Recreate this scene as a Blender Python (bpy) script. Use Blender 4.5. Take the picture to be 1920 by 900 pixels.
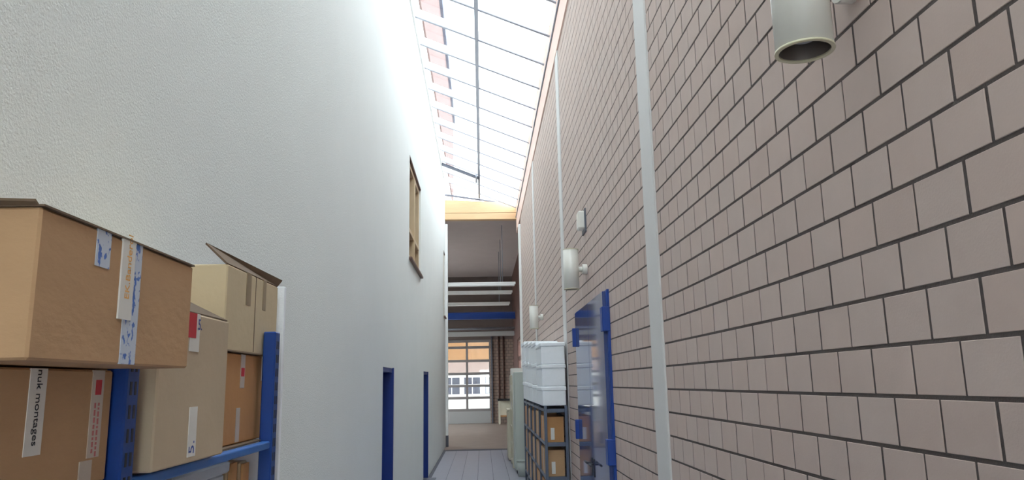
import bpy, bmesh, math, random
from mathutils import Vector, Matrix

random.seed(7)
for o in list(bpy.data.objects):
    bpy.data.objects.remove(o, do_unlink=True)
SC = bpy.context.scene
COL = SC.collection
CH = 1.69                      # camera (eye) height above the floor


def Z(z):                      # height given relative to the eye -> height above the floor
    return z + CH


# ------------------------------------------------------------------ camera
ya, pi_, ro = 0.0424, 0.1888, -0.020
r = Vector((math.cos(ya), -math.sin(ya), 0))
h = Vector((math.sin(ya), math.cos(ya), 0))
d = h * math.cos(pi_) + Vector((0, 0, 1)) * math.sin(pi_)
u = Vector((0, 0, 1)) * math.cos(pi_) - h * math.sin(pi_)
R2 = r * math.cos(ro) + u * math.sin(ro)
U2 = u * math.cos(ro) - r * math.sin(ro)
cd = bpy.data.cameras.new('camera')
cd.sensor_width = 36.0
cd.lens = 1400 / 1920 * 36.0
cd.clip_start = 0.02
cd.clip_end = 300
cam = bpy.data.objects.new('camera', cd)
COL.objects.link(cam)
M = Matrix((R2, U2, -d)).transposed().to_4x4()
M.translation = Vector((0, 0, CH))
cam.matrix_world = M
SC.camera = cam

# ------------------------------------------------------------------ sky, exposure
wd = bpy.data.worlds.new('overcast_sky')
SC.world = wd
wd.use_nodes = True
bg = wd.node_tree.nodes['Background']
bg.inputs[0].default_value = (0.88, 0.95, 1.0, 1)
bg.inputs[1].default_value = 3.2
SC.view_settings.view_transform = 'Standard'
SC.view_settings.look = 'None'
SC.view_settings.gamma = 1.0
SC.view_settings.use_curve_mapping = False
SC.view_settings.exposure = 1.95
SC.cycles.max_bounces = 14
SC.cycles.diffuse_bounces = 8
SC.cycles.transparent_max_bounces = 24
SC.cycles.use_denoising = True


# ------------------------------------------------------------------ materials
def srgb(r_, g_, b_):
    f = lambda c: (c / 255 / 12.92) if c / 255 <= 0.04045 else ((c / 255 + 0.055) / 1.055) ** 2.4
    return (f(r_), f(g_), f(b_), 1)


def mat(name, col, rough=0.7, noise=0.0, nscale=8.0, bump=0.0, bscale=60.0, metal=0.0, coat=0.0, spec=0.5,
        island=0.0, stretch=None, dist=0.01):
    m = bpy.data.materials.new(name)
    m.use_nodes = True
    nt = m.node_tree
    bs = nt.nodes['Principled BSDF']
    bs.inputs['Base Color'].default_value = col
    bs.inputs['Roughness'].default_value = rough
    bs.inputs['Metallic'].default_value = metal
    bs.inputs['Coat Weight'].default_value = coat
    bs.inputs['Coat Roughness'].default_value = 0.03
    bs.inputs['Specular IOR Level'].default_value = spec
    tc = nt.nodes.new('ShaderNodeTexCoord')
    geo = nt.nodes.new('ShaderNodeNewGeometry')
    vec = geo.outputs['Position']
    if stretch:
        mp = nt.nodes.new('ShaderNodeMapping')
        mp.inputs['Scale'].default_value = stretch
        nt.links.new(vec, mp.inputs['Vector'])
        vec = mp.outputs[0]
    if noise or island:
        hsv = nt.nodes.new('ShaderNodeHueSaturation')
        hsv.inputs['Color'].default_value = col
        nt.links.new(hsv.outputs[0], bs.inputs['Base Color'])
        add = nt.nodes.new('ShaderNodeMath')
        add.operation = 'ADD'
        add.inputs[0].default_value = 1.0
        add.inputs[1].default_value = 0.0
        nt.links.new(add.outputs[0], hsv.inputs['Value'])
        if noise:
            n = nt.nodes.new('ShaderNodeTexNoise')
            n.inputs['Scale'].default_value = nscale
            n.inputs['Detail'].default_value = 5
            n.inputs['Roughness'].default_value = 0.6
            nt.links.new(vec, n.inputs['Vector'])
            mr = nt.nodes.new('ShaderNodeMapRange')
            mr.inputs[1].default_value = 0.25
            mr.inputs[2].default_value = 0.75
            mr.inputs[3].default_value = 1 - noise
            mr.inputs[4].default_value = 1 + noise
            nt.links.new(n.outputs['Fac'], mr.inputs[0])
            nt.links.new(mr.outputs[0], add.inputs[0])
        if island:
            oi = nt.nodes.new('ShaderNodeObjectInfo')
            a1 = nt.nodes.new('ShaderNodeMath')
            a1.operation = 'ADD'
            nt.links.new(oi.outputs['Random'], a1.inputs[0])
            nt.links.new(geo.outputs['Random Per Island'], a1.inputs[1])
            fr = nt.nodes.new('ShaderNodeMath')
            fr.operation = 'FRACT'
            nt.links.new(a1.outputs[0], fr.inputs[0])
            mr2 = nt.nodes.new('ShaderNodeMapRange')
            mr2.inputs[3].default_value = -island
            mr2.inputs[4].default_value = island
            nt.links.new(fr.outputs[0], mr2.inputs[0])
            nt.links.new(mr2.outputs[0], add.inputs[1])
            mr3 = nt.nodes.new('ShaderNodeMapRange')
            mr3.inputs[3].default_value = 0.94
            mr3.inputs[4].default_value = 1.06
            wn = nt.nodes.new('ShaderNodeTexWhiteNoise')
            wn.noise_dimensions = '1D'
            nt.links.new(fr.outputs[0], wn.inputs['W'])
            nt.links.new(wn.outputs['Value'], mr3.inputs[0])
            nt.links.new(mr3.outputs[0], hsv.inputs['Saturation'])
    if bump:
        n2 = nt.nodes.new('ShaderNodeTexNoise')
        n2.inputs['Scale'].default_value = bscale
        n2.inputs['Detail'].default_value = 4
        nt.links.new(vec, n2.inputs['Vector'])
        bp = nt.nodes.new('ShaderNodeBump')
        bp.inputs['Strength'].default_value = bump
        bp.inputs['Distance'].default_value = dist
        nt.links.new(n2.outputs['Fac'], bp.inputs['Height'])
        nt.links.new(bp.outputs[0], bs.inputs['Normal'])
    return m


def glass_mat(name, tint, gloss=0.08, rough=0.02):
    m = bpy.data.materials.new(name)
    m.use_nodes = True
    nt = m.node_tree
    nt.nodes.remove(nt.nodes['Principled BSDF'])
    out = nt.nodes['Material Output']
    t = nt.nodes.new('ShaderNodeBsdfTransparent')
    t.inputs[0].default_value = tint
    g = nt.nodes.new('ShaderNodeBsdfGlossy')
    g.inputs['Roughness'].default_value = rough
    mx = nt.nodes.new('ShaderNodeMixShader')
    mx.inputs[0].default_value = gloss
    nt.links.new(t.outputs[0], mx.inputs[1])
    nt.links.new(g.outputs[0], mx.inputs[2])
    nt.links.new(mx.outputs[0], out.inputs[0])
    return m


def tape_mat(name, base, ink, scale, thr):
    """flat printed tape: ink blotches on a pale film"""
    m = mat(name, base, 0.35)
    nt = m.node_tree
    bs = nt.nodes['Principled BSDF']
    geo = nt.nodes['Geometry'] if 'Geometry' in nt.nodes else nt.nodes.new('ShaderNodeNewGeometry')
    mp = nt.nodes.new('ShaderNodeMapping')
    mp.inputs['Scale'].default_value = scale
    nt.links.new(geo.outputs['Position'], mp.inputs['Vector'])
    n = nt.nodes.new('ShaderNodeTexNoise')
    n.inputs['Scale'].default_value = 1.0
    n.inputs['Detail'].default_value = 2
    nt.links.new(mp.outputs[0], n.inputs['Vector'])
    cr = nt.nodes.new('ShaderNodeValToRGB')
    cr.color_ramp.elements[0].position = thr
    cr.color_ramp.elements[0].color = base
    cr.color_ramp.elements[1].position = thr + 0.04
    cr.color_ramp.elements[1].color = ink
    nt.links.new(n.outputs['Fac'], cr.inputs[0])
    nt.links.new(cr.outputs[0], bs.inputs['Base Color'])
    return m


def brick_far_mat():
    """bricks of the far wall of the hall, too far away to tell apart"""
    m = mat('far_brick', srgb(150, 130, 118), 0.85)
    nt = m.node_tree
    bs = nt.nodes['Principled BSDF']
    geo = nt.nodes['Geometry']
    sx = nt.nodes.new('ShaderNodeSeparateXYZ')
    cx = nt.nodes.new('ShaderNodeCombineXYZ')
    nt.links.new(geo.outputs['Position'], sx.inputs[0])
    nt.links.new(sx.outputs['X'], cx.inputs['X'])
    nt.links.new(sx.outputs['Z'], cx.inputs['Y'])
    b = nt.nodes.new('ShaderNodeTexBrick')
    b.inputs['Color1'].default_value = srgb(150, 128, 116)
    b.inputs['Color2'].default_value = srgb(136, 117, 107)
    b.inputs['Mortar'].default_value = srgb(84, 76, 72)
    b.inputs['Scale'].default_value = 1.0
    b.inputs['Mortar Size'].default_value = 0.008
    b.inputs['Brick Width'].default_value = 0.193
    b.inputs['Row Height'].default_value = 0.1283
    nt.links.new(cx.outputs[0], b.inputs['Vector'])
    nt.links.new(b.outputs['Color'], bs.inputs['Base Color'])
    return m


MT = {
    'plaster': mat('white_roughcast', srgb(224, 228, 225), 0.9, 0.02, 1.2, 0.3, 150.0, dist=0.01),
    'brick': mat('sand_lime_brick', srgb(192, 173, 164), 0.8, 0.035, 9.0, 0.10, 160.0, island=0.02, dist=0.004),
    'mortar': mat('dark_mortar', srgb(86, 78, 76), 0.95, 0.12, 30.0, 0.4, 200.0, dist=0.004),
    'far_brick': brick_far_mat(),
    'column': mat('pale_column_paint', srgb(206, 204, 202), 0.7, 0.03, 3.0),
    'white': mat('white_paint', srgb(236, 236, 234), 0.5, 0.02, 4.0),
    'lamp': mat('lamp_white_enamel', srgb(226, 224, 216), 0.3, coat=0.3),
    'lamp_rim': mat('yellowed_rim', srgb(212, 206, 178), 0.45),
    'reflector': mat('lamp_reflector', srgb(160, 152, 146), 0.3, metal=0.8),
    'dark': mat('dark_plastic', srgb(34, 34, 38), 0.5),
    'blue': mat('blue_frame_paint', srgb(6, 58, 142), 0.4, 0.04, 6.0),
    'navy': mat('navy_frame_paint', srgb(10, 46, 122), 0.45, 0.04, 6.0),
    'door_gloss': mat('glossy_blue_grey_door', srgb(66, 82, 130), 0.06, spec=0.6),
    'rack_blue': mat('blue_rack_steel', srgb(16, 62, 138), 0.4, 0.05, 12.0),
    'beam_blue': mat('light_blue_beam_steel', srgb(44, 104, 178), 0.38, 0.05, 12.0),
    'rack_grey': mat('grey_blue_rack_steel', srgb(88, 98, 116), 0.45, 0.04, 8.0),
    'card': mat('brown_cardboard', srgb(186, 150, 112), 0.85, 0.06, 6.0, 0.1, 40.0, stretch=(1, 1, 2.0)),
    'card_tan': mat('tan_cardboard', srgb(190, 172, 146), 0.85, 0.05, 6.0, 0.1, 40.0),
    'card_pale': mat('pale_cardboard', srgb(204, 187, 154), 0.85, 0.05, 6.0, 0.1, 40.0),
    'card_orange': mat('orange_brown_cardboard', srgb(188, 140, 92), 0.85, 0.06, 6.0, 0.1, 40.0),
    'card_edge': mat('cardboard_inner', srgb(112, 94, 76), 0.9, 0.08, 12.0),
    'crate': mat('pale_grey_plastic', srgb(178, 184, 192), 0.35),
    'kraft': mat('kraft_tape', srgb(150, 130, 100), 0.4),
    'paper': mat('white_label_paper', srgb(222, 220, 214), 0.6, 0.02, 20.0),
    'film': mat('clear_packing_tape', srgb(196, 184, 170), 0.3, 0.04, 30.0),
    'red': mat('red_print', srgb(196, 36, 52), 0.5),
    'ink': mat('black_ink', srgb(40, 42, 48), 0.6),
    'ink_blue': mat('blue_ink', srgb(60, 80, 150), 0.6),
    'ink_orange': mat('orange_ink', srgb(226, 170, 96), 0.6),
    'ink_pink': mat('faded_red_ink', srgb(190, 110, 110), 0.6),
    'tape_blue': tape_mat('blue_printed_tape', srgb(196, 206, 220), srgb(64, 110, 190), (30, 95, 70), 0.55),
    'foam': mat('white_foam', srgb(240, 244, 248), 0.75, 0.02, 20.0, 0.1, 150.0),
    'cab': mat('grey_green_cabinet', srgb(184, 190, 182), 0.45, 0.02, 4.0),
    'beige': mat('beige_panel', srgb(206, 200, 180), 0.6, 0.03, 6.0),
    'timber': mat('spruce_timber', srgb(204, 170, 130), 0.65, 0.08, 3.0, 0.1, 40.0, stretch=(1.0, 0.6, 9.0)),
    'timber_pale': mat('bleached_timber', srgb(226, 196, 184), 0.7, 0.06, 3.0, stretch=(2.0, 0.4, 8.0)),
    'wood_win': mat('window_wood', srgb(192, 168, 134), 0.55, 0.10, 6.0, stretch=(4, 4, 0.6)),
    'sill': mat('dark_sill', srgb(112, 84, 72), 0.5),
    'rail_grey': mat('grey_steel', srgb(150, 155, 165), 0.45, metal=0.3),
    'alu': mat('pale_aluminium', srgb(158, 160, 170), 0.5),  # grey of the centre rail; also paints the shade under the rafters
    'rail_dark': mat('dark_steel', srgb(92, 94, 104), 0.5, metal=0.3),
    'plank': mat('grey_floor_plank', srgb(142, 142, 152), 0.4, 0.05, 5.0, 0.05, 80.0, island=0.03),
    'joint': mat('floor_joint', srgb(84, 84, 92), 0.8),
    'hall_floor': mat('brown_hall_floor', srgb(138, 122, 112), 0.6, 0.10, 2.0, 0.05, 40.0),
    'hall_ceiling': mat('hall_ceiling_board', srgb(186, 174, 172), 0.85, 0.04, 2.0),
    'hall_dark': mat('dark_gable_board', srgb(104, 92, 88), 0.85, 0.05, 2.0),
    'red_brown': mat('red_brown_paint', srgb(82, 52, 44), 0.7, 0.08, 3.0),
    'door_frame_grey': mat('sectional_door_frame', srgb(128, 122, 120), 0.5),
    'door_panel_grey': mat('sectional_door_panel', srgb(158, 156, 154), 0.5),
    'glass_roof': glass_mat('roof_glass', (0.70, 0.72, 0.73, 1), 0.06),
    'glass': glass_mat('clear_glass', (0.92, 0.94, 0.94, 1), 0.08),
    'glass_dark': mat('dark_window_glass', srgb(96, 98, 112), 0.05, spec=0.8),
    'facade_white': mat('facade_white', srgb(228, 226, 220), 0.9, 0.03, 1.0),
    'facade_red': mat('facade_red_tile', srgb(112, 80, 73), 0.85, 0.08, 2.0),
    'facade_orange': mat('facade_orange_timber', srgb(196, 148, 102), 0.8, 0.08, 1.5, stretch=(6, 1, 1)),
    'facade_pink': mat('facade_dusty_pink', srgb(190, 168, 160), 0.85, 0.06, 1.5),
    'ground': mat('pale_paving', srgb(205, 203, 198), 0.9, 0.05, 0.8),
    'gutter': mat('zinc_gutter', srgb(80, 86, 110), 0.5),
}

# ------------------------------------------------------------------ object helpers
WL = {}                       # world location of every parent (no rotations are used)


def tag(o, label=None, cat=None, group=None, kind=None):
    if label:
        o['label'] = label
    if cat:
        o['category'] = cat
    if group:
        o['group'] = group
    if kind:
        o['kind'] = kind
    return o


def empty(name, loc, label=None, cat=None, group=None, kind=None):
    o = bpy.data.objects.new(name, None)
    o.empty_display_size = 0.1
    COL.objects.link(o)
    o.location = loc
    WL[o] = Vector(loc)
    return tag(o, label, cat, group, kind)


def box(bm, x0, x1, y0, y1, z0, z1):
    vs = [bm.verts.new((x, y, z)) for x in (x0, x1) for y in (y0, y1) for z in (z0, z1)]
    for f in ((0, 1, 3, 2), (4, 6, 7, 5), (0, 4, 5, 1), (2, 3, 7, 6), (0, 2, 6, 4), (1, 5, 7, 3)):
        bm.faces.new([vs[i] for i in f])
    return vs


def hexa(bm, pts):
    """eight points: x-min side (y0z0,y0z1,y1z0,y1z1) then x-max side"""
    vs = [bm.verts.new(p) for p in pts]
    for f in ((0, 1, 3, 2), (4, 6, 7, 5), (0, 4, 5, 1), (2, 3, 7, 6), (0, 2, 6, 4), (1, 5, 7, 3)):
        bm.faces.new([vs[i] for i in f])


def cyl(bm, p0, p1, rad, n=20, cap=True, rad2=None):
    p0, p1 = Vector(p0), Vector(p1)
    ax = (p1 - p0).normalized()
    t = Vector((1, 0, 0)) if abs(ax.x) < 0.9 else Vector((0, 1, 0))
    a = ax.cross(t).normalized()
    b = ax.cross(a)
    rad2 = rad if rad2 is None else rad2
    A, B = [], []
    for i in range(n):
        t_ = 2 * math.pi * i / n
        q = a * math.cos(t_) + b * math.sin(t_)
        A.append(bm.verts.new(p0 + q * rad))
        B.append(bm.verts.new(p1 + q * rad2))
    for i in range(n):
        j = (i + 1) % n
        f = bm.faces.new((A[i], A[j], B[j], B[i]))
        f.smooth = True
    if cap:
        bm.faces.new(A[::-1])
        bm.faces.new(B)


def ring(bm, c, r0, r1, z0, z1, n=40):
    """hollow upright tube: outer r1, inner r0"""
    P = []
    for (rr, zz) in ((r1, z0), (r1, z1), (r0, z1), (r0, z0)):
        P.append([bm.verts.new((c[0] + rr * math.cos(2 * math.pi * i / n), c[1] + rr * math.sin(2 * math.pi * i / n), zz))
                  for i in range(n)])
    for k in range(4):
        A, B = P[k], P[(k + 1) % 4]
        for i in range(n):
            j = (i + 1) % n
            f = bm.faces.new((A[i], A[j], B[j], B[i]))
            f.smooth = k in (0, 2)


def build(name, bm, m, parent=None, bevel=0.0, seg=1, **tags):
    """link a bmesh given in world coordinates as one mesh object (child of parent)"""
    if bevel:
        bmesh.ops.bevel(bm, geom=bm.edges[:], offset=bevel, segments=seg, affect='EDGES', profile=0.5)
    bmesh.ops.recalc_face_normals(bm, faces=bm.faces[:])
    me = bpy.data.meshes.new(name)
    if parent is not None:
        off = WL[parent]
        org = off
    else:
        xs = [v.co for v in bm.verts]
        org = Vector((sum(c.x for c in xs) / len(xs), sum(c.y for c in xs) / len(xs), min(c.z for c in xs)))
    bmesh.ops.translate(bm, verts=bm.verts[:], vec=-org)
    bm.to_mesh(me)
    bm.free()
    me.materials.append(MT[m] if isinstance(m, str) else m)
    o = bpy.data.objects.new(name, me)
    COL.objects.link(o)
    if parent is not None:
        o.parent = parent
        WL[o] = WL[parent].copy()
    else:
        o.location = org
        WL[o] = org.copy()
    return tag(o, **tags)


def bbox(name, x0, x1, y0, y1, z0, z1, m, parent=None, bevel=0.0, **tags):
    bm = bmesh.new()
    box(bm, x0, x1, y0, y1, z0, z1)
    return build(name, bm, m, parent, bevel, **tags)


def boxes(name, lst, m, parent=None, bevel=0.0, **tags):
    bm = bmesh.new()
    for b in lst:
        box(bm, *b)
    return build(name, bm, m, parent, bevel, **tags)


def copy_tree(o, off, parent=None):
    """copy of a thing, its parts and sub-parts, moved by off"""
    c = o.copy()
    COL.objects.link(c)
    c.parent = parent
    if parent is None:
        c.location = Vector(o.location) + Vector(off)
        WL[c] = WL[o] + Vector(off)
    else:
        WL[c] = WL[o] + Vector(off)
    for ch in list(o.children):
        copy_tree(ch, off, c)
    return c


def lettering(name, body, size, origin, right, up, m, parent, align='LEFT'):
    """flat lettering as a mesh: origin, reading direction, letter-up direction"""
    cu = bpy.data.curves.new(name, 'FONT')
    cu.body = body
    cu.size = size
    cu.align_x = align
    cu.extrude = 0.0002
    tmp = bpy.data.objects.new(name + '_tmp', cu)
    COL.objects.link(tmp)
    dg = bpy.context.evaluated_depsgraph_get()
    me = bpy.data.meshes.new_from_object(tmp.evaluated_get(dg))
    bpy.data.objects.remove(tmp, do_unlink=True)
    rr, uu = Vector(right), Vector(up)
    nn = rr.cross(uu)
    T = Matrix((rr, uu, nn)).transposed().to_4x4()
    T.translation = Vector(origin) - WL[parent]
    me.transform(T)
    me.materials.clear()
    me.materials.append(MT[m])
    o = bpy.data.objects.new(name, me)
    COL.objects.link(o)
    o.parent = parent
    WL[o] = WL[parent].copy()
    return o


XR, XLW = 1.05, -1.03         # faces of the brick wall and the plastered wall
ROOF_L = lambda y: 5.90       # underside of the glazing above the eye, at the left and right walls
ROOF_R = lambda y: 5.06
PLATE = lambda y: 4.34 - 0.006 * (y - 8.35)
Y0, YEND = -3.5, 21.2
YBR = 19.3                    # end of the brick wall

# ------------------------------------------------------------------ brick wall on the right
wr = empty('wall_right', (XR, 8, 0), kind='structure')
wr['label'] = 'long taupe brick wall with dark joints on the right of the passage'
core = bmesh.new()
DY0, DY1, DZ = 6.10, 8.20, 0.745
for (a, b, z0, z1) in ((Y0, DY0, 0, Z(4.5)), (DY0, DY1, Z(DZ), Z(4.5)), (DY1, YBR, 0, Z(4.2)), (Y0, 15, Z(4.2), Z(4.72))):
    box(core, XR + 0.0022, XR + 0.30, a, b, z0, z1)
build('mortar', core, 'mortar', wr)
LB, HB, JT = 0.193, 0.1283, 0.0105
ZB0 = -0.053


def pix(x, y, z):
    v = Vector((x, y, z))
    dd = v.dot(d)
    if dd < 0.05:
        return None
    return 960 + 1400 * v.dot(R2) / dd, 450 - 1400 * v.dot(U2) / dd


full, rest = [], []
cols = ((4.30, 4.60), (9.25, 9.55), (14.20, 14.50))
for i in range(-14, 37):
    zb = ZB0 + i * HB
    if zb + HB < -CH:
        continue
    off = 2.002 if i % 2 == 0 else 1.911
    j = math.floor((Y0 - off) / LB)
    while off + j * LB < YBR:
        a, b = off + j * LB + JT / 2, off + (j + 1) * LB - JT / 2
        j += 1
        jit = random.uniform(-0.004, 0.004)
        a, b = max(a + jit * 0.5, Y0), min(b + jit * 0.5, YBR)
        z0, z1 = max(zb + JT / 2, -CH), zb + HB - JT / 2
        if z1 < -CH + 0.01 or b - a < 0.02:
            continue
        if zb > PLATE((a + b) / 2) + 0.05:
            continue
        isfull = True
        if zb + HB < DZ + 0.03 and b > DY0 and a < DY1:
            if a < DY0 - 0.03:
                b = DY0
            elif b > DY1 + 0.03:
                a = DY1
            else:
                continue
            isfull = False
        if any(a > c0 and b < c1 for c0, c1 in cols):
            continue
        if b - a < LB - JT - 0.003 or z1 - z0 < HB - JT - 0.003:
            isfull = False
        p, q = pix(XR, a, z0), pix(XR, b, z1)
        area = 0
        if p and q and isfull:
            cxp, cyp = (p[0] + q[0]) / 2, (p[1] + q[1]) / 2
            if -10 < cxp < 1950 and -30 < cyp < 930:
                area = abs(p[0] - q[0]) * HB * 1400 / ((a + b) / 2)
        full.append((area, a, b, z0, z1, random.uniform(-0.0006, 0.0006)))
full.sort(key=lambda t: -t[0])


def brick_verts(ly, lz, c=0.0012):
    hy, hz = ly / 2, lz / 2
    V = [(0.03, -hy, -hz), (0.03, hy, -hz), (0.03, hy, hz), (0.03, -hy, hz),
         (c, -hy, -hz), (c, hy, -hz), (c, hy, hz), (c, -hy, hz),
         (0, -hy + c, -hz + c), (0, hy - c, -hz + c), (0, hy - c, hz - c), (0, -hy + c, hz - c)]
    F = [(0, 1, 5, 4), (1, 2, 6, 5), (2, 3, 7, 6), (3, 0, 4, 7),
         (4, 5, 9, 8), (5, 6, 10, 9), (6, 7, 11, 10), (7, 4, 8, 11), (8, 9, 10, 11)]
    return V, [f[::-1] for f in F]


bme = bpy.data.meshes.new('brick')
V, F = brick_verts(LB - JT, HB - JT)
bme.from_pydata(V, [], F)
bme.materials.append(MT['brick'])
bme.update()
for (area, a, b, z0, z1, jx) in full[:300]:
    o = bpy.data.objects.new('brick', bme)
    o.parent = wr
    o.location = Vector((XR + jx, (a + b) / 2, Z((z0 + z1) / 2))) - WL[wr]
    COL.objects.link(o)
V, F = [], []
for (area, a, b, z0, z1, jx) in full[300:]:
    v, f = brick_verts(b - a, z1 - z0)
    n = len(V)
    c = Vector((XR + jx, (a + b) / 2, Z((z0 + z1) / 2))) - WL[wr]
    V += [(x + c.x, y + c.y, z + c.z) for x, y, z in v]
    F += [tuple(i + n for i in q) for q in f]
me = bpy.data.meshes.new('brick_courses')
me.from_pydata(V, [], F)
me.materials.append(MT['brick'])
me.update()
o = bpy.data.objects.new('brick_courses', me)
o.parent = wr
o['kind'] = 'stuff'
COL.objects.link(o)

k = 0
for (c0, c1) in cols:
    k += 1
    bbox('trim_%d' % k, XR - 0.012, XR + 0.02, c0, c1, 0, Z(PLATE(c1) + 0.1), 'column', bevel=0.004, kind='structure')
# timber wall plate under the glazing
bm = bmesh.new()
P0, P1 = Y0, YEND
hexa(bm, [(XR - 0.018, P0, Z(PLATE(P0))), (XR - 0.018, P0, Z(ROOF_R(P0) + .05)), (XR - 0.018, P1, Z(PLATE(P1))), (XR - 0.018, P1, Z(ROOF_R(P1) + .05)),
          (XR + 0.36, P0, Z(PLATE(P0))), (XR + 0.36, P0, Z(ROOF_R(P0) + .05)), (XR + 0.36, P1, Z(PLATE(P1))), (XR + 0.36, P1, Z(ROOF_R(P1) + .05))])
tp = build('trim_4', bm, 'timber_pale', kind='structure')
# thin rod along the plate
bm = bmesh.new()
cyl(bm, (XR - 0.03, 7.0, Z(4.74)), (XR - 0.03, YEND, Z(4.70)), 0.012, 8)
build('conduit', bm, 'rail_grey', tp)
# white post that closes the end of the brick wall
bbox('trim_5', 0.995, 1.36, YBR, YBR + 0.22, 0, Z(4.12), 'white', bevel=0.006, kind='structure')

# ------------------------------------------------------------------ plastered wall on the left, with its openings
D1 = (7.90, 8.79, 0.19)
D2 = (13.32, 14.34, 0.23)
W1 = (10.60, 12.60, 1.80, 3.32)
W2 = (20.30, 21.00, 1.82, 3.62)
TW = 0.30
segs = []
LT = 5.66


def wseg(y0, y1, z0, z1):
    segs.append((XLW - TW, XLW, y0, y1, Z(z0), Z(z1)))


F0 = -CH
wseg(Y0, D1[0], F0, LT)
wseg(D1[0], D1[1], D1[2], LT)
wseg(D1[1], W1[0], F0, LT)
wseg(W1[0], W1[1], F0, W1[2])
wseg(W1[0], W1[1], W1[3], LT)
wseg(W1[1], D2[0], F0, LT)
wseg(D2[0], D2[1], D2[2], LT)
wseg(D2[1], W2[0], F0, LT)
wseg(W2[0], W2[1], F0, W2[2])
wseg(W2[0], W2[1], W2[3], LT)
wseg(W2[1], YEND, F0, LT)
wl = boxes('wall_left', segs, 'plaster', kind='structure')
wl['label'] = 'tall white roughcast wall on the left of the passage'
# white kerb under the glazing on top of the wall
bbox('trim_6', XLW - TW, XLW + 0.03, Y0, YEND, Z(LT), Z(ROOF_L(0) + 0.02), 'white', kind='structure')
# white post at the end of the wall; dark base paints in its shadowed foot
bbox('trim_7', XLW - TW, XLW + 0.07, YEND, YEND + 0.12, 0.30, Z(4.55), 'white', bevel=0.005, kind='structure')
bbox('trim_8', XLW - TW, XLW + 0.075, YEND, YEND + 0.13, 0, 0.30, 'rail_dark', bevel=0.005, kind='structure')

# blue doors set deep into the left wall
for n, D in ((1, D1), (2, D2)):
    e = empty('door_%d' % n, (XLW - 0.1, (D[0] + D[1]) / 2, 0), kind='structure')
    e['label'] = ('nearer' if n == 1 else 'farther') + ' narrow blue door set deep in the white left wall'
    bbox('frame_jamb', XLW - TW, XLW + 0.012, D[1] - 0.05, D[1] + 0.004, 0, Z(D[2]) + 0.004, 'navy', e, 0.003)
    bbox('frame_jamb', XLW - TW, XLW - 0.004, D[0] - 0.002, D[0] + 0.05, 0, Z(D[2]), 'navy', e, 0.003)
    bbox('frame_head', XLW - TW, XLW - 0.004, D[0] + 0.05, D[1] - 0.05, Z(D[2]) - 0.05, Z(D[2]), 'navy', e, 0.003)
    lf = bbox('leaf', XLW - 0.24, XLW - 0.19, D[0] + 0.05, D[1] - 0.05, 0.01, Z(D[2]) - 0.05, 'blue', e, 0.003)
    bm = bmesh.new()
    cyl(bm, (XLW - 0.19, D[0] + 0.14, 1.02), (XLW - 0.14, D[0] + 0.14, 1.02), 0.01, 10)
    cyl(bm, (XLW - 0.14, D[0] + 0.135, 1.02), (XLW - 0.14, D[0] + 0.26, 1.02), 0.009, 10)
    build('handle', bm, 'rail_grey', lf)
    bbox('threshold', XLW - TW, XLW + (0.01 if n == 1 else 0.16), D[0] + .05, D[1] - .05, 0.0, 0.012, 'rail_dark', e)

# timber windows in the left wall
for n, Wd in ((1, W1), (2, W2)):
    y0, y1, z0, z1 = Wd[0], Wd[1], Z(Wd[2]), Z(Wd[3])
    e = empty('window_%d' % n, (XLW - 0.1, (y0 + y1) / 2, z0), kind='structure')
    e['label'] = 'timber framed window high in the white left wall, ' + ('above the two blue doors' if n == 1 else 'at its far end')
    xa, xb = XLW - 0.13, XLW - 0.03
    t = 0.09 if n == 1 else 0.06
    for nm, bb in (('stile', (xa, xb, y0, y0 + t, z0, z1)), ('stile', (xa, xb, y1 - t, y1, z0, z1)),
                   ('head', (xa, xb, y0 + t, y1 - t, z1 - t, z1)), ('bottom_rail', (xa, xb, y0 + t, y1 - t, z0, z0 + t)),
                   ('mullion', (xa, xb + 0.02, (y0 + y1) / 2 - t / 2, (y0 + y1) / 2 + t / 2, z0 + t, z1 - t)),
                   ('transom', (xa + .01, xb + 0.01, y0 + t, (y0 + y1) / 2 - t / 2, z0 + 0.42, z0 + 0.48)),
                   ('transom', (xa + .01, xb + 0.01, (y0 + y1) / 2 + t / 2, y1 - t, z0 + 0.42, z0 + 0.48))):
        bbox(nm, *bb, 'wood_win', e, 0.004)
    for (ya_, yb_) in ((y0 + t, (y0 + y1) / 2 - t / 2), ((y0 + y1) / 2 + t / 2, y1 - t)):
        bbox('pane', xa + 0.03, xa + 0.04, ya_, yb_, z0 + t, z1 - t, 'glass_dark', e)
    bbox('sill_board', XLW - 0.03, XLW + 0.045, y0 - 0.03, y1 + 0.03, z0 - 0.035, z0, 'sill', e, 0.004)
    bbox('lining', XLW - 0.03, XLW + 0.004, y0, y1, z1 - 0.02, z1, 'sill', e)

# ------------------------------------------------------------------ floor
fl = empty('floor', (0, 8, 0), kind='structure')
fl['label'] = 'grey plank floor of the passage'
bbox('subfloor', XLW - TW, XR + 0.31, Y0, 20.3, -0.06, -0.006, 'joint', fl)
pw = 0.2857
pm = bpy.data.meshes.new('floor_plank')
bm = bmesh.new()
box(bm, -pw / 2 + 0.0035, pw / 2 - 0.0035, -1.165, 1.165, -0.02, 0.0)
bmesh.ops.recalc_face_normals(bm, faces=bm.faces[:])
bm.to_mesh(pm)
bm.free()
pm.materials.append(MT['plank'])
for c in range(-4, 5):
    xc = -0.11 - pw / 2 + c * pw + pw
    if xc - pw / 2 < XLW - 0.1 or xc > XR + 0.1:
        continue
    for j in range(10):
        o = bpy.data.objects.new('floor_plank', pm)
        o.parent = fl
        o.location = Vector((xc, Y0 + 1.165 + j * 2.33, 0)) - WL[fl]
        COL.objects.link(o)
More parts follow.
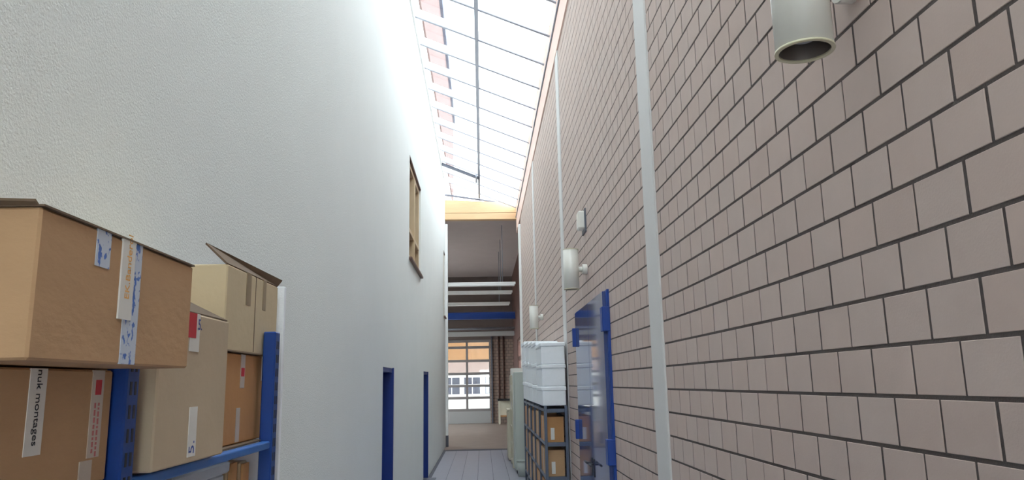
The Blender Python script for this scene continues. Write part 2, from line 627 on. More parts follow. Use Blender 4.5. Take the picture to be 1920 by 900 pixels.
bbox('hall_floor', -6.0, 1.36, 20.3, 33.2, -0.06, -0.004, 'hall_floor', fl)

# ------------------------------------------------------------------ glazed roof
ce = empty('ceiling', (0, 9, Z(5.4)), kind='structure')
ce['label'] = 'sloping glass roof over the passage'
PITCH = 0.98


def roof_pt(x, y, dz=0.0):
    t = (x - XLW) / (XR - XLW)
    return (x, y, Z(ROOF_L(y) * (1 - t) + ROOF_R(y) * t) + dz)


def roof_bar(bm, x0, x1, y0, y1, d0, d1):
    hexa(bm, [roof_pt(x0, y0, d0), roof_pt(x0, y0, d1), roof_pt(x0, y1, d0), roof_pt(x0, y1, d1),
              roof_pt(x1, y0, d0), roof_pt(x1, y0, d1), roof_pt(x1, y1, d0), roof_pt(x1, y1, d1)])


ys = [10.05 + PITCH * kk for kk in range(-13, 12)]
XM = -0.03
for y in ys:
    bm = bmesh.new()
    roof_bar(bm, XLW + 0.03, XR - 0.05, y - 0.022, y + 0.022, -0.14, -0.005)
    ra = build('rafter', bm, 'white', ce)
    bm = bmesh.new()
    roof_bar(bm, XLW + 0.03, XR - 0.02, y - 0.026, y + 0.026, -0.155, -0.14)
    build('rafter_cap', bm, 'alu', ra)  # grey strip painted in as the rafter's shaded lower edge
for a, b in zip(ys[:-1], ys[1:]):
    for (xa, xb) in ((XLW, XM), (XM, XR)):
        bm = bmesh.new()
        roof_bar(bm, xa + 0.006, xb - 0.006, a + 0.006, b - 0.006, 0.0, 0.012)
        build('pane', bm, 'glass_roof', ce)
bm = bmesh.new()
roof_bar(bm, XM - 0.03, XM + 0.03, Y0, YEND, -0.20, -0.14)
build('centre_rail', bm, 'alu', ce)
bm = bmesh.new()
roof_bar(bm, XLW + 0.03, XM, 18.93, 19.01, -0.24, -0.17)
op = build('opener_bar', bm, 'rail_dark', ce)
bm = bmesh.new()
roof_bar(bm, XM - 0.09, XM - 0.05, 18.6, 19.2, -0.30, -0.22)
build('opener_motor', bm, 'rail_grey', op)
# gable over the end beam
bm = bmesh.new()
hexa(bm, [(XLW, YEND - .06, Z(5.38)), (XLW, YEND - .06, Z(5.43)), (XLW, YEND, Z(5.38)), (XLW, YEND, Z(5.43)),
          (XR, YEND - .06, Z(5.07)), (XR, YEND - .06, Z(5.11)), (XR, YEND, Z(5.07)), (XR, YEND, Z(5.11))])
build('gable_sill', bm, 'rail_dark', ce)
bm = bmesh.new()
hexa(bm, [(XLW + .03, YEND - .035, Z(5.43)), (XLW + .03, YEND - .035, Z(5.88)), (XLW + .03, YEND - .025, Z(5.43)), (XLW + .03, YEND - .025, Z(5.88)),
          (XR - .05, YEND - .035, Z(5.12)), (XR - .05, YEND - .035, Z(5.14)), (XR - .05, YEND - .025, Z(5.12)), (XR - .05, YEND - .025, Z(5.14))])
build('gable_pane', bm, 'glass_roof', ce)
# end beam: two glued timbers
eb = empty('trim_9', (0, YEND, Z(4.66)), kind='structure')
bbox('lower_timber', XLW - TW, 1.36, YEND - 0.10, YEND + 0.12, Z(4.655), Z(4.842), 'timber', eb, 0.006)
bm = bmesh.new()
hexa(bm, [(XLW - TW, YEND - 0.10, Z(4.852)), (XLW - TW, YEND - 0.10, Z(5.26)), (XLW - TW, YEND + 0.12, Z(4.852)), (XLW - TW, YEND + 0.12, Z(5.26)),
          (1.36, YEND - 0.10, Z(4.852)), (1.36, YEND - 0.10, Z(5.12)), (1.36, YEND + 0.12, Z(4.852)), (1.36, YEND + 0.12, Z(5.12))])
build('upper_timber', bm, 'timber', eb)

# wall behind the camera
boxes('wall_rear', [(XLW - TW, -0.85, Y0 - 0.2, Y0, 0, Z(6.0)), (0.85, XR + 0.3, Y0 - 0.2, Y0, 0, Z(6.0)), (-0.85, 0.85, Y0 - 0.2, Y0, 2.9, Z(6.0)),
                    (-0.85, -0.30, Y0 - 0.2, Y0, 0, 2.9), (-0.30, 0.85, Y0 - 0.2, Y0, 0, 0.25)], 'plaster', kind='structure')
e = empty('window_4', (0, Y0 - 0.1, 0.25), kind='structure')  # unseen window, added for the light from behind on the box fronts
for x in (-0.30, 0.24, 0.78):
    bbox('stile', x, x + 0.07, Y0 - 0.14, Y0 - 0.06, 0.25, 2.9, 'white', e)
bbox('pane', -0.23, 0.24, Y0 - 0.105, Y0 - 0.095, 0.25, 2.9, 'glass', e)
bbox('pane', 0.31, 0.78, Y0 - 0.105, Y0 - 0.095, 0.25, 2.9, 'glass', e)

# ------------------------------------------------------------------ double door in the brick wall
e = empty('door_3', (XR, (DY0 + DY1) / 2, 0), kind='structure')
e['label'] = 'glossy blue double door in the brick wall'
bbox('frame_jamb', XR - 0.02, XR + 0.12, DY0, DY0 + 0.07, 0, Z(DZ), 'blue', e, 0.003)
bbox('frame_jamb', XR - 0.02, XR + 0.12, DY1 - 0.05, DY1, 0, Z(DZ), 'blue', e, 0.003)
bbox('frame_head', XR - 0.02, XR + 0.12, DY0 + 0.07, DY1 - 0.05, Z(DZ) - 0.04, Z(DZ), 'blue', e, 0.003)
YM = 7.12
LX = lambda y: XR - 0.048 + 0.009 * (y - DY0)      # the leaves hang slightly askew


def door_leaf(y0, y1):
    bm = bmesh.new()
    hexa(bm, [(LX(y0), y0, 0.01), (LX(y0), y0, Z(DZ) - 0.012), (LX(y1), y1, 0.01), (LX(y1), y1, Z(DZ) - 0.012),
              (XR + 0.04, y0, 0.01), (XR + 0.04, y0, Z(DZ) - 0.012), (XR + 0.04, y1, 0.01), (XR + 0.04, y1, Z(DZ) - 0.012)])
    return build('leaf', bm, 'door_gloss', e, 0.002)


l1 = door_leaf(DY0 + 0.06, YM - 0.003)
l2 = door_leaf(YM + 0.003, DY1 - 0.02)
bbox('back_panel', XR + 0.05, XR + 0.3, DY0, DY1, 0, Z(DZ), 'navy', e)
for lf, ya_, sgn in ((l1, DY0 + 0.02, 1), (l2, DY1 - 0.08, -1)):
    for zz in ((0.50 if sgn == 1 else 0.47), (-0.56 if sgn == 1 else -0.50)):
        bbox('hinge', XR - 0.066, XR + 0.0, ya_ - (0.03 if sgn == 1 else -0.03), ya_ + 0.075, Z(zz) - 0.10, Z(zz) + 0.10, 'blue', lf, 0.004)
for lf, s in ((l1, -1), (l2, 1)):
    yh = YM + s * 0.07
    bbox('lock_plate', LX(yh) - 0.007, LX(yh) + 0.003, yh - 0.02, yh + 0.02, Z(-0.86), Z(-0.70), 'dark', lf, 0.002)
    bm = bmesh.new()
    cyl(bm, (XR - 0.04, yh, Z(-0.747)), (XR - 0.09, yh, Z(-0.747)), 0.010, 10)
    cyl(bm, (XR - 0.085, yh - 0.01 * s, Z(-0.747)), (XR - 0.085, yh + 0.15 * s, Z(-0.747)), 0.010, 10)
    build('lever', bm, 'dark', lf)

# ------------------------------------------------------------------ hall beyond the passage
HB_Y = 33.0
bbox('wall_hall_right', 1.36, 1.60, YBR, 26.2, 0, Z(4.66), 'red_brown', kind='structure')
boxes('wall_hall_far_right', [(1.36, 1.60, 26.2, 28.9, 0, Z(0.35)), (1.36, 1.60, 26.2, 28.9, Z(1.62), Z(4.66)),
                              (1.36, 1.60, 28.9, HB_Y + .2, 0, Z(4.66))], 'red_brown', kind='structure')
e = empty('window_3', (1.45, 27.5, Z(0.35)), kind='structure')
for nm, bb in (('stile', (1.38, 1.46, 26.2, 26.28, Z(.35), Z(1.62))), ('stile', (1.38, 1.46, 28.82, 28.9, Z(.35), Z(1.62))),
               ('head', (1.38, 1.46, 26.28, 28.82, Z(1.54), Z(1.62))), ('bottom_rail', (1.38, 1.46, 26.28, 28.82, Z(.35), Z(.43))),
               ('transom', (1.38, 1.46, 26.28, 28.82, Z(.86), Z(.96)))):
    bbox(nm, *bb, 'red_brown', e)
bbox('pane', 1.41, 1.42, 26.28, 28.82, Z(.43), Z(.86), 'glass', e)
bbox('pane', 1.41, 1.42, 26.28, 28.82, Z(.96), Z(1.54), 'glass', e)
GX0, GX1, GZ = -3.62, 0.34, 1.88
boxes('wall_far', [(-6.2, GX0, HB_Y, HB_Y + .3, 0, Z(GZ)), (GX1, 1.60, HB_Y, HB_Y + .3, 0, Z(GZ))], 'far_brick', kind='structure')
bbox('wall_far_upper', -6.0, 1.60, HB_Y, HB_Y + .3, Z(GZ), Z(4.66), 'hall_dark', kind='structure')
boxes('wall_hall_left', [(-6.2, -6.0, YEND, 22.4, 0, Z(4.66)), (-6.2, -6.0, 22.4, 32.2, 0, 1.0), (-6.2, -6.0, 22.4, 32.2, 4.2, Z(4.66)),
                         (-6.2, -6.0, 32.2, HB_Y, 0, Z(4.66))], 'far_brick', kind='structure')
e = empty('window_5', (-6.1, 27.3, 1.0), kind='structure')  # unseen row of windows, added to brighten the hall with daylight
for kk in range(8):
    y = 22.4 + kk * 1.39
    bbox('stile', -6.14, -6.06, y, y + 0.07, 1.0, 4.2, 'white', e)
    if kk < 7:
        bbox('pane', -6.105, -6.095, y + 0.07, y + 1.39, 1.0, 4.2, 'glass', e)
bbox('wall_hall_near', -6.0, XLW - TW, YEND - 0.2, YEND, 0, Z(4.66), 'plaster', kind='structure')
bbox('ceiling_hall', -6.2, 1.60, YEND + 0.12, HB_Y + .3, Z(4.66), Z(4.80), 'hall_ceiling', kind='structure')
# conduits on the far wall
for x in (0.72, 0.92):
    bm = bmesh.new()
    cyl(bm, (x, HB_Y - 0.04, 0.6), (x, HB_Y - 0.04, Z(2.0)), 0.03, 10)
    tag(build('wall_pipe', bm, 'red_brown'), 'thin vertical pipe on the far brick wall, ' + ('nearer the sectional door' if x < .8 else 'nearer the side window'),
        'pipe', 'pipes on the far wall')

# sectional door with panes
e = empty('door_4', ((GX0 + GX1) / 2, HB_Y, 0), kind='structure')
e['label'] = 'sectional garage door with rows of panes at the end of the hall'
zr = [-1.12, -0.61, -0.10, 0.42, 0.97, 1.55, 1.82]
bbox('bottom_panel', GX0, GX1, HB_Y + 0.02, HB_Y + 0.09, 0.0, Z(zr[0]), 'door_panel_grey', e, 0.005)
for z in zr:
    bbox('rail', GX0, GX1, HB_Y + 0.015, HB_Y + 0.095, Z(z) - 0.055, Z(z) + 0.055, 'door_frame_grey', e, 0.004)
xs = [GX0, GX0 + 0.99, GX0 + 1.97, -0.67, GX1]
for a, b in zip(zr[:-1], zr[1:]):
    for i, x in enumerate(xs):
        bbox('stile', x - 0.05, x + 0.05, HB_Y + 0.02, HB_Y + 0.09, Z(a) + 0.055, Z(b) - 0.055, 'door_frame_grey', e)
    for x0, x1 in zip(xs[:-1], xs[1:]):
        bbox('pane', x0 + 0.05, x1 - 0.05, HB_Y + 0.05, HB_Y + 0.06, Z(a) + 0.055, Z(b) - 0.055, 'glass', e)
for x in (GX0 - 0.08, GX1 + 0.04):
    bbox('guide_rail', x, x + 0.06, HB_Y - 0.08, HB_Y + 0.01, 0, Z(GZ) + 0.2, 'rail_dark', e)

# crane girder, duct, hanging battens
t = empty('crane_girder', (0, 30, Z(2.52)), 'deep blue steel girder spanning the hall under the ceiling', 'girder')
bbox('web', -5.9, 1.34, 29.98, 30.02, Z(2.55), Z(2.76), 'blue', t)
bbox('upper_flange', -5.9, 1.34, 29.88, 30.12, Z(2.76), Z(2.79), 'blue', t)
bbox('lower_flange', -5.9, 1.34, 29.88, 30.12, Z(2.52), Z(2.55), 'blue', t)
t = empty('door_header_duct', (0, 31.2, Z(1.9)), 'pale grey duct running across above the sectional door', 'duct')
bbox('casing', -5.9, 1.34, 31.0, 31.35, Z(1.92), Z(2.10), 'door_panel_grey', t, 0.01)
bm = bmesh.new()
cyl(bm, (-5.9, 30.9, Z(2.16)), (1.34, 30.9, Z(2.22)), 0.05, 12)
build('cable_tube', bm, 'rail_grey', t)
nm = ['nearest white batten lamp hanging from the hall ceiling', 'middle batten lamp hanging in the hall, behind the nearest one',
      'farthest batten lamp hanging in the hall, just before the blue girder']
for i, (y, z) in enumerate(((22.0, 2.82), (24.3, 2.85), (26.6, 2.72))):
    t = empty('batten_lamp', (0, y, Z(z)), nm[i], 'lamp', 'batten lamps in the hall')
    bbox('housing', -1.6, 1.01, y - 0.05, y + 0.05, Z(z) + 0.05, Z(z) + 0.12, 'white', t, 0.006)
    bbox('diffuser', -1.57, 0.98, y - 0.07, y + 0.07, Z(z), Z(z) + 0.05, 'white', t, 0.012)
    for x in (-1.2, 0.63):
        bm = bmesh.new()
        cyl(bm, (x, y, Z(z) + 0.12), (x, y, Z(4.66)), 0.012, 6)
        build('suspension_wire', bm, 'rail_grey', t)

# ------------------------------------------------------------------ wall lamps on the brick wall
LAMPY = (1.88, 7.32, 12.80)
t = empty('wall_lamp', (XR, LAMPY[0], Z(1.06)), 'large cream cylinder wall lamp close by at the upper right, open bottom end in view', 'wall lamp', 'cylinder lamps on the brick wall')
lx, ly, lz = 0.893, LAMPY[0], Z(1.075)
bm = bmesh.new()
ring(bm, (lx, ly), 0.070, 0.0765, lz - 0.198, lz + 0.198)
sh = build('shade', bm, 'lamp', t)
for s in (-1, 1):
    bm = bmesh.new()
    ring(bm, (lx, ly), 0.068, 0.0785, lz + s * 0.198 - 0.003, lz + s * 0.198 + 0.003)
    build('rim', bm, 'lamp_rim', sh)
    bm = bmesh.new()
    cyl(bm, (lx, ly, lz + s * 0.195), (lx, ly, lz + s * 0.03), 0.0675, 32, cap=False, rad2=0.045)
    cyl(bm, (lx, ly, lz + s * 0.03), (lx, ly, lz + s * 0.028), 0.046, 32)
    build('reflector', bm, 'reflector', sh)
    bm = bmesh.new()
    cyl(bm, (lx, ly, lz + s * 0.03), (lx, ly, lz + s * 0.10), 0.020, 16)
    build('bulb_socket', bm, 'dark', sh)
    bm = bmesh.new()
    cyl(bm, (lx, ly, lz + s * 0.10), (lx, ly, lz + s * 0.165), 0.016, 16, rad2=0.030)
    build('bulb', bm, 'rail_grey', sh)
bm = bmesh.new()
cyl(bm, (lx + 0.07, ly, lz), (XR - 0.03, ly, lz), 0.026, 20)
build('arm', bm, 'lamp', t)
bm = bmesh.new()
cyl(bm, (XR - 0.045, ly, lz), (XR + 0.004, ly, lz), 0.052, 28)
build('wall_plate', bm, 'lamp', t, 0.003)
for y, lb in ((LAMPY[1], 'pale cylinder wall lamp just above the glossy blue double door'),
              (LAMPY[2], 'small distant cylinder wall lamp above the white foam boxes')):
    c = copy_tree(t, (0, y - LAMPY[0], 0.02))
    c['label'] = lb
t = empty('wall_sensor', (XR, 7.33, Z(1.5)), 'small white sensor box high on the bricks above a cylinder lamp', 'sensor')
bbox('housing', XR - 0.075, XR + 0.004, 7.26, 7.42, Z(1.50), Z(1.68), 'lamp', t, 0.012)
bbox('base_plate', XR - 0.015, XR + 0.004, 7.22, 7.46, Z(1.46), Z(1.70), 'rail_dark', t, 0.004)

# ------------------------------------------------------------------ grey rack with foam boxes, right
RX0, RX1 = 0.735, 1.02
RY = [9.2, 10.1, 11.0, 11.9, 12.8, 13.7]
LV = [-0.32, -0.715, -1.11, -1.50]
t = empty('storage_rack', ((RX0 + RX1) / 2, 11.4, 0), 'dark blue grey steel shelf rack along the brick wall, white foam boxes on top', 'rack')
for y in RY:
    for x in (RX0, RX1 - 0.035):
        bbox('upright', x, x + 0.035, y, y + 0.035, 0, Z(LV[0]) + 0.035, 'rack_grey', t, 0.003)
for z in LV:
    for a, b in zip(RY[:-1], RY[1:]):
        bbox('shelf_panel', RX0 + 0.004, RX1 - 0.004, a + 0.036, b - 0.001, Z(z) - 0.035, Z(z), 'rack_grey', t, 0.003)
    bbox('end_rail', RX0 + 0.036, RX1 - 0.036, RY[0] + .002, RY[0] + 0.034, Z(z) - 0.045, Z(z), 'rack_grey', t, 0.003)
lvn = ['upper', 'middle', 'lower']
bayn = ['at the near end', 'second from the near end', 'in the middle bay', 'second from the far end', 'at the far end']
random.seed(3)
for li in range(3):
    for bi in range(5):
        y0 = RY[bi] + 0.06 + (0.02 if bi else 0)
        hgt = random.uniform(0.29, 0.33)
        y1 = y0 + random.uniform(0.62, 0.76)
        z0 = Z(LV[li + 1])
        mt = random.choice(['card', 'card_orange', 'card'])
        c = empty('cardboard_box', ((RX0 + RX1) / 2, (y0 + y1) / 2, z0), 'brown cardboard box on the %s shelf of the grey rack, %s' % (lvn[li], bayn[bi]),
                  'box', 'cardboard boxes in the grey rack')
        bd = bbox('body', RX0 + 0.015, RX1 - 0.045, y0, y1, z0, z0 + hgt, mt, c, 0.004)
        bbox('label_sticker', RX0 + 0.08, RX0 + 0.125, y0 - 0.0015, y0 + 0.001, z0 + 0.03, z0 + 0.17, 'paper', c)
        bbox('packing_tape', RX0 + 0.0135, RX0 + 0.016, (y0 + y1) / 2 - .025, (y0 + y1) / 2 + .025, z0, z0 + hgt, 'film', c)
# foam boxes
fn = ['nearest', 'second', 'third', 'fourth', 'farthest']
tn = ['bottom', 'middle', 'top']
for bi in range(5):
    y0, y1 = RY[bi] + 0.0, RY[bi + 1] - 0.02
    ztop = 76 / 1400 * (y0 + (0.1 if bi == 0 else 0.35)) - 0.02
    hh = (ztop - LV[0] - 0.004) / 3
    for ti in range(3):
        z0 = Z(LV[0]) + (0.036 if ti == 0 and False else 0) + ti * hh
        dx = random.uniform(-0.008, 0.008)
        c = empty('foam_box', ((RX0 + RX1) / 2, (y0 + y1) / 2, z0), 'white foam box, %s of the %s stack on the grey rack' % (tn[ti], fn[bi]), 'foam box',
                  'foam boxes on the grey rack')
        zb = z0 + (0.037 if ti == 0 else 0.0)
        bbox('body', RX0 - 0.012 + dx, RX1 - 0.012, y0 + 0.012, y1 - 0.012, zb, z0 + hh * 0.80, 'foam', c, 0.008)
        bbox('lid', RX0 - 0.022 + dx, RX1 - 0.004, y0 + 0.002, y1 - 0.002, z0 + hh * 0.80, z0 + hh - 0.002, 'foam', c, 0.010)
# bin and cabinets beyond the rack
t = empty('steel_cabinet', (0.82, 14.9, 0), 'tall grey green cabinet standing behind the foam box rack', 'cabinet')
bbox('carcass', 0.615, 1.03, 14.65, 15.25, 0.06, Z(0.20), 'cab', t, 0.006)
bbox('plinth', 0.64, 1.02, 14.68, 15.23, 0.0, 0.06, 'dark', t)
bbox('door', 0.597, 0.614, 14.67, 14.945, 0.09, Z(0.17), 'cab', t, 0.004)
bbox('door', 0.597, 0.614, 14.955, 15.23, 0.09, Z(0.17), 'cab', t, 0.004)
t = empty('paper_shelf', (0.8, 16, 0), 'pale shelf unit with white papers just beyond the grey green cabinet', 'shelf')
bbox('side_panel', 0.585, 1.03, 15.60, 15.625, 0, Z(0.15), 'beige', t, 0.002)
bbox('side_panel', 0.585, 1.03, 16.50, 16.525, 0, Z(0.15), 'beige', t, 0.002)
for kk in range(6):
    z = 0.1 + kk * 0.345
    sp = bbox('shelf_board', 0.585, 1.02, 15.626, 16.499, z, z + 0.02, 'beige', t)
    if kk >= 3:
        bbox('paper_stack', 0.60, 0.9, 15.7, 16.35, z + 0.021, z + 0.16, 'paper', sp)
t = empty('low_cabinet', (0.8, 17.2, 0), 'low beige cabinet between the pale shelf and the end of the brick wall', 'cabinet')
bbox('carcass', 0.56, 1.02, 16.95, 17.65, 0.03, 1.08, 'beige', t, 0.005)
bbox('top', 0.54, 1.03, 16.92, 17.68, 1.08, 1.11, 'beige', t, 0.004)
bbox('door', 0.545, 0.559, 16.98, 17.62, 0.06, 1.05, 'beige', t, 0.003)
t = empty('waste_bin', (0.69, 14.3, 0), 'small grey waste bin at the foot of the grey green cabinet', 'bin')
bm = bmesh.new()
cyl(bm, (0.735, 14.25, 0.0), (0.735, 14.25, 0.28), 0.10, 20, rad2=0.125)
build('bucket', bm, 'cab', t)
bm = bmesh.new()
ring(bm, (0.735, 14.25), 0.118, 0.132, 0.272, 0.292, 24)
build('rim', bm, 'cab', t)
# workbench in front of the far wall
t = empty('workbench', (0.9, 32.2, 0), 'small workbench with dark top before the far brick wall', 'workbench')
bbox('worktop', 0.62, 1.30, 31.9, 32.7, 0.95, 1.02, 'dark', t, 0.005)
for x in (0.66, 1.20):
    for y in (31.95, 32.58):
        bbox('leg', x, x + 0.07, y, y + 0.07, 0, 0.95, 'beige', t)
bbox('lower_shelf', 0.68, 1.25, 31.97, 32.63, 0.30, 0.34, 'card_orange', t)
bbox('back_panel', 0.74, 1.19, 32.60, 32.62, 0.34, 0.94, 'beige', t)

# ------------------------------------------------------------------ blue rack with cartons, left
SX0, SX1 = -1.01, -0.58
t = empty('storage_rack', (-0.8, 1.3, 0), 'blue steel shelf rack against the white wall, loaded with cardboard boxes', 'rack')
UY = [0.36, 1.265, 2.14]
for y in UY:
    for x in (SX0, SX1 - 0.035):
        up = bbox('upright', x, x + 0.035, y, y + 0.045, 0, Z(0.155), 'rack_blue', t, 0.003)
        lst = []
        zz = 0.2
        while zz < Z(0.13):
            lst.append((x + 0.034, x + 0.0358, y + 0.011, y + 0.018, zz, zz + 0.022))
            lst.append((x + 0.034, x + 0.0358, y + 0.027, y + 0.034, zz, zz + 0.022))
            zz += 0.038
        boxes('slots', lst, 'dark', up, kind='stuff')
for z in (-0.14, -0.58, -1.02, -1.46):
    for a, b in zip(UY[:-1], UY[1:]):
        for x in (SX0 + 0.004, SX1 - 0.028):
            bm = bmesh.new()
            box(bm, x, x + 0.024, a + 0.046, b - 0.001, Z(z) - 0.024, Z(z) - 0.004)
            build('shelf_beam', bm, 'beam_blue', t, 0.004, 2)
        bbox('shelf_panel', SX0 + 0.01, SX1 - 0.03, a + 0.02, b + 0.02, Z(z) - 0.004, Z(z), 'card_edge', t)

GB = 'cartons on the blue rack'


def carton(label, x0, x1, y0, y1, z0, z1, m, bev=0.003):
    c = empty('cardboard_box', ((x0 + x1) / 2, (y0 + y1) / 2, Z(z0)), label, 'box', GB)
    b = bbox('body', x0, x1, y0, y1, Z(z0) + 0.001, Z(z1), m, c, bev)
    return c


def sticker(name, c, xf, y0, y1, z0, z1, m, lift=0.0012, **kw):
    return bbox(name, xf - 0.001, xf + lift, y0, y1, Z(z0), Z(z1), m, c, **kw)


# big long carton on top, nearest
c = carton('large brown cardboard box on top of the blue rack, nearest, with blue printed tape', -0.93, -0.50, 0.85, 1.304, 0.034, 0.208, 'card')
xf = -0.50
bm = bmesh.new()
hexa(bm, [(-0.93, 0.85, Z(.2085)), (-0.93, 0.85, Z(.211)), (-0.93, 1.304, Z(.2085)), (-0.93, 1.304, Z(.211)),
          (-0.497, 0.85, Z(.2085)), (-0.497, 0.85, Z(.211)), (-0.497, 1.304, Z(.2085)), (-0.497, 1.304, Z(.211))])
build('top_flap', bm, 'card_edge', c)
bm = bmesh.new()
hexa(bm, [(-0.93, 0.815, Z(.222)), (-0.93, 0.815, Z(.225)), (-0.93, 0.852, Z(.209)), (-0.93, 0.852, Z(.212)),
          (-0.505, 0.845, Z(.213)), (-0.505, 0.845, Z(.216)), (-0.505, 0.852, Z(.209)), (-0.505, 0.852, Z(.212))])
build('end_flap', bm, 'card_edge', c)
sticker('blue_tape_strip', c, xf, 0.975, 1.012, 0.160, 0.2115, 'tape_blue', 0.0012)
sticker('blue_tape_strip', c, xf, 1.060, 1.106, 0.036, 0.2115, 'tape_blue', 0.0012)
lb = sticker('label_strip', c, xf, 1.044, 1.082, 0.097, 0.2105, 'paper', 0.0024, label='white paper strip with pale orange lettering')
lettering('lettering', 'EK.Banderol', 0.0185, (xf + 0.0027, 1.070, Z(0.125)), (0, 0, 1), (0, -1, 0), 'ink_orange', lb)

# carton under it
c = carton('brown cardboard box under the nearest large one, with a white lettered strip', -0.95, -0.60, 0.79, 1.258, -0.14, 0.032, 'card')
xf = -0.60
lb = sticker('label_strip', c, xf, 1.031, 1.070, -0.083, 0.0315, 'paper', 0.0012, label='white paper strip with dark lettering')
lettering('lettering', 'nuk montages', 0.0180, (xf + 0.0015, 1.047, Z(0.0305)), (0, 0, -1), (0, 1, 0), 'ink', lb)
lb = sticker('packing_tape', c, xf, 1.193, 1.229, -0.100, 0.0315, 'film', 0.0012)
sticker('red_print', lb, xf + 0.0012, 1.203, 1.221, -0.006, 0.017, 'red', 0.0004)
for yy in (1.203, 1.214):
    marks, zz = [], -0.018
    while zz > -0.094:
        ln = random.uniform(0.003, 0.009)
        marks.append((xf + 0.0011, xf + 0.0015, yy, yy + 0.005, Z(zz - ln), Z(zz)))
        zz -= ln + 0.0025
    boxes('faded_print', marks, 'ink_pink', lb, kind='stuff')
lb = sticker('packing_tape', c, xf, 1.174, 1.209, -0.138, -0.103, 'film', 0.0018)

# tall tan carton with open flap
c = carton('tan cardboard box with a red and white sticker, beside the blue upright', -0.97, -0.565, 1.345, 1.70, -0.14, 0.146, 'card_tan')
xf = -0.565
bm = bmesh.new()
hexa(bm, [(-0.62, 1.40, Z(.196)), (-0.62, 1.40, Z(.199)), (-0.575, 1.69, Z(.147)), (-0.575, 1.69, Z(.150)),
          (-0.57, 1.36, Z(.147)), (-0.57, 1.36, Z(.150)), (-0.566, 1.69, Z(.146)), (-0.566, 1.69, Z(.149))])
build('top_flap', bm, 'card_edge', c)
lb = sticker('sticker', c, xf, 1.475, 1.525, 0.072, 0.1465, 'paper', 0.0012, label='white sticker with red block')
sticker('red_print', lb, xf + 0.0012, 1.455, 1.505, 0.098, 0.1465, 'red', 0.0006)
lettering('lettering', '5.', 0.030, (xf + 0.0018, 1.512, Z(0.116)), (0, 1, 0), (0, 0, 1), 'ink_blue', lb)
lb = sticker('label_strip', c, xf, 1.497, 1.537, -0.128, -0.034, 'paper', 0.0012, label='white paper strip with blue lettering')
lettering('lettering', '5.', 0.038, (xf + 0.0014, 1.528, Z(-0.124)), (0, 0, 1), (0, -1, 0), 'ink_blue', lb)

# two cartons at the far end of the bay
c = carton('orange brown cardboard box at the far end of the blue rack, under a pale box', -0.99, -0.63, 1.735, 2.235, -0.14, 0.087, 'card_orange')
xf = -0.63
for (y0, y1, z0, z1, mt, red) in ((1.845, 1.87, -0.01, .087, 'film', 1), (2.00, 2.035, 0.0, .087, 'film', 1), (2.185, 2.215, 0.02, .087, 'film', 0), (1.98, 2.01, -0.135, -.05, 'film', 0)):
    q = sticker('packing_tape', c, xf, y0, y1, z0, z1, mt, 0.0012)
    if red:
        sticker('red_print', q, xf + .0012, y0 + .004, y1 - .004, 0.03, 0.052, 'red', 0.0004)
c = carton('pale cardboard box with a raised flap, top of the far stack on the blue rack', -0.97, -0.62, 1.835, 2.29, 0.090, 0.300, 'card_pale')
xf = -0.62
for (y0, y1, z0, z1) in ((1.985, 2.025, 0.215, .3005), (2.135, 2.165, 0.215, .3005)):
    sticker('kraft_tape', c, xf, y0, y1, z0, z1, 'kraft')
sticker('panel_seam', c, xf, 2.066, 2.070, 0.095, 0.2995, 'card_edge', 0.0008)
bm = bmesh.new()
hexa(bm, [(-0.678, 1.835, Z(.350)), (-0.676, 1.835, Z(.354)), (-0.612, 2.30, Z(.318)), (-0.610, 2.30, Z(.322)),
          (-0.625, 1.835, Z(.299)), (-0.621, 1.835, Z(.302)), (-0.625, 2.29, Z(.299)), (-0.621, 2.29, Z(.302))])
build('top_flap', bm, 'card_edge', c)

# things on the shelf below
zs = -0.58
t = empty('plastic_crate', (-0.8, 1.75, Z(zs)), 'grey blue plastic crate on the shelf below the far boxes of the blue rack', 'crate')
bbox('body', -0.96, -0.625, 1.58, 1.90, Z(zs) + .001, Z(-0.20), 'crate', t, 0.006)
bbox('rim', -0.97, -0.615, 1.57, 1.91, Z(-0.20), Z(-0.172), 'crate', t, 0.005)
c = carton('white cardboard box on the lower shelf of the blue rack, left of the crate', -0.96, -0.62, 1.36, 1.55, zs, -0.175, 'paper')
sticker('panel_seam', c, -0.62, 1.453, 1.457, zs + .01, -0.215, 'card_edge', 0.0008)
for i, y in enumerate((1.95, 2.05)):
    t = empty('timber_board', (-0.8, y, Z(zs)), 'upright brown board on the lower shelf of the blue rack, ' + ('beside the crate' if i == 0 else 'beside the far upright'), 'board',
              'boards on the lower shelf')
    bbox('face', -0.98, -0.635, y, y + 0.06, Z(zs) + .001, Z(-0.18 - 0.01 * i), 'wood_win', t, 0.004)
    bbox('edge_strip', -0.634, -0.628, y + 0.005, y + 0.055, Z(zs) + .002, Z(-0.185 - 0.01 * i), 'card_orange', t)
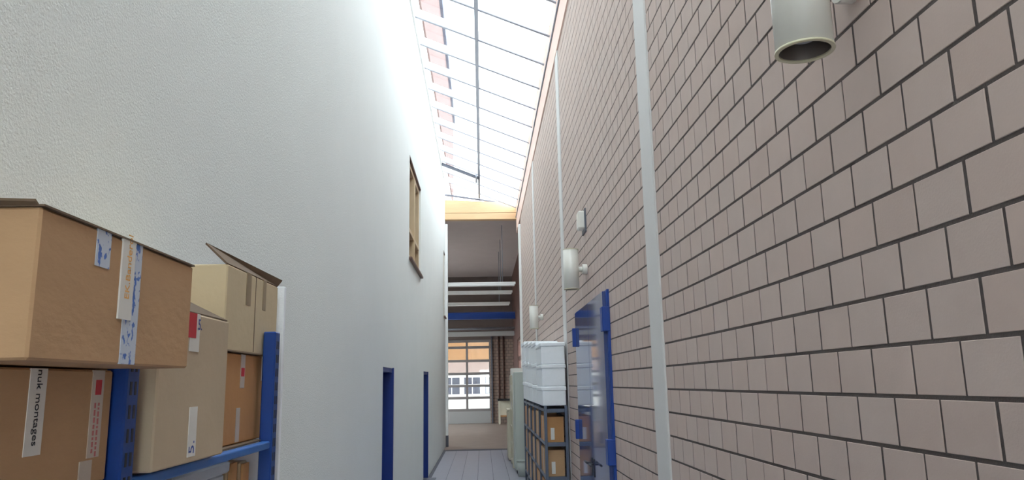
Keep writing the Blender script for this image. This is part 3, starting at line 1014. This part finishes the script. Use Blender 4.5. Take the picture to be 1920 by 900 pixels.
t = bbox('foam_board', -0.95, -0.606, 2.315, 2.335, 0, Z(0.305), 'foam', None, 0.002,
         label='tall narrow white foam board standing behind the far blue upright', cat='board')

# ------------------------------------------------------------------ outside
bbox('ground', -90, 90, -70, 110, -0.2, -0.07, 'ground', kind='structure')
# upper storey of the building on the left, seen through the glass roof
t = empty('upper_building', (-4, 15, Z(6)), 'pale upper storey with red tiled band seen through the glass roof', 'building')
bbox('wall', -8, -1.45, -6, 38, Z(5.2), Z(9.2), 'facade_white', t)
bbox('tile_band', -8, -1.40, -6, 38, Z(9.2), Z(13.6), 'facade_red', t)
bbox('gutter', -8, -1.28, -6, 38, Z(13.6), Z(13.9), 'gutter', t, 0.02)
# building across the yard, seen through the sectional door
t = empty('yard_building', (0, 46, 0), 'building across the yard seen through the sectional door, orange timber band above windows', 'building')
YB = 46.0
bbox('plinth_wall', -16, 14, YB, YB + 6, 0, Z(-0.80), 'facade_white', t)
bbox('window_wall', -16, 14, YB + 0.12, YB + 6, Z(-0.80), Z(0.55), 'facade_white', t)
bbox('panel_band', -16, 14, YB + 0.05, YB + 6, Z(0.55), Z(1.42), 'facade_pink', t)
bbox('timber_band', -16, 14, YB - 0.25, YB + 6, Z(1.42), Z(2.9), 'facade_orange', t)
bbox('canopy_roof', -16.3, 14.3, YB - 9.5, YB + 6, Z(2.9), Z(3.2), 'sill', t)  # out of view, added to keep the building front in shade
for i in range(-9, 9):
    x = i * 1.25
    f = bbox('window', x + 0.06, x + 1.19, YB + 0.06, YB + 0.13, Z(-0.72), Z(0.45), 'white', t)
    bbox('pane', x + 0.14, x + 0.60, YB + 0.05, YB + 0.065, Z(-0.62), Z(-0.12), 'glass_dark', f)
    bbox('pane', x + 0.66, x + 1.11, YB + 0.05, YB + 0.065, Z(-0.62), Z(-0.12), 'glass_dark', f)
    bbox('pane', x + 0.14, x + 0.60, YB + 0.05, YB + 0.065, Z(-0.04), Z(0.36), 'glass_dark', f)
    bbox('pane', x + 0.66, x + 1.11, YB + 0.05, YB + 0.065, Z(-0.04), Z(0.36), 'glass_dark', f)
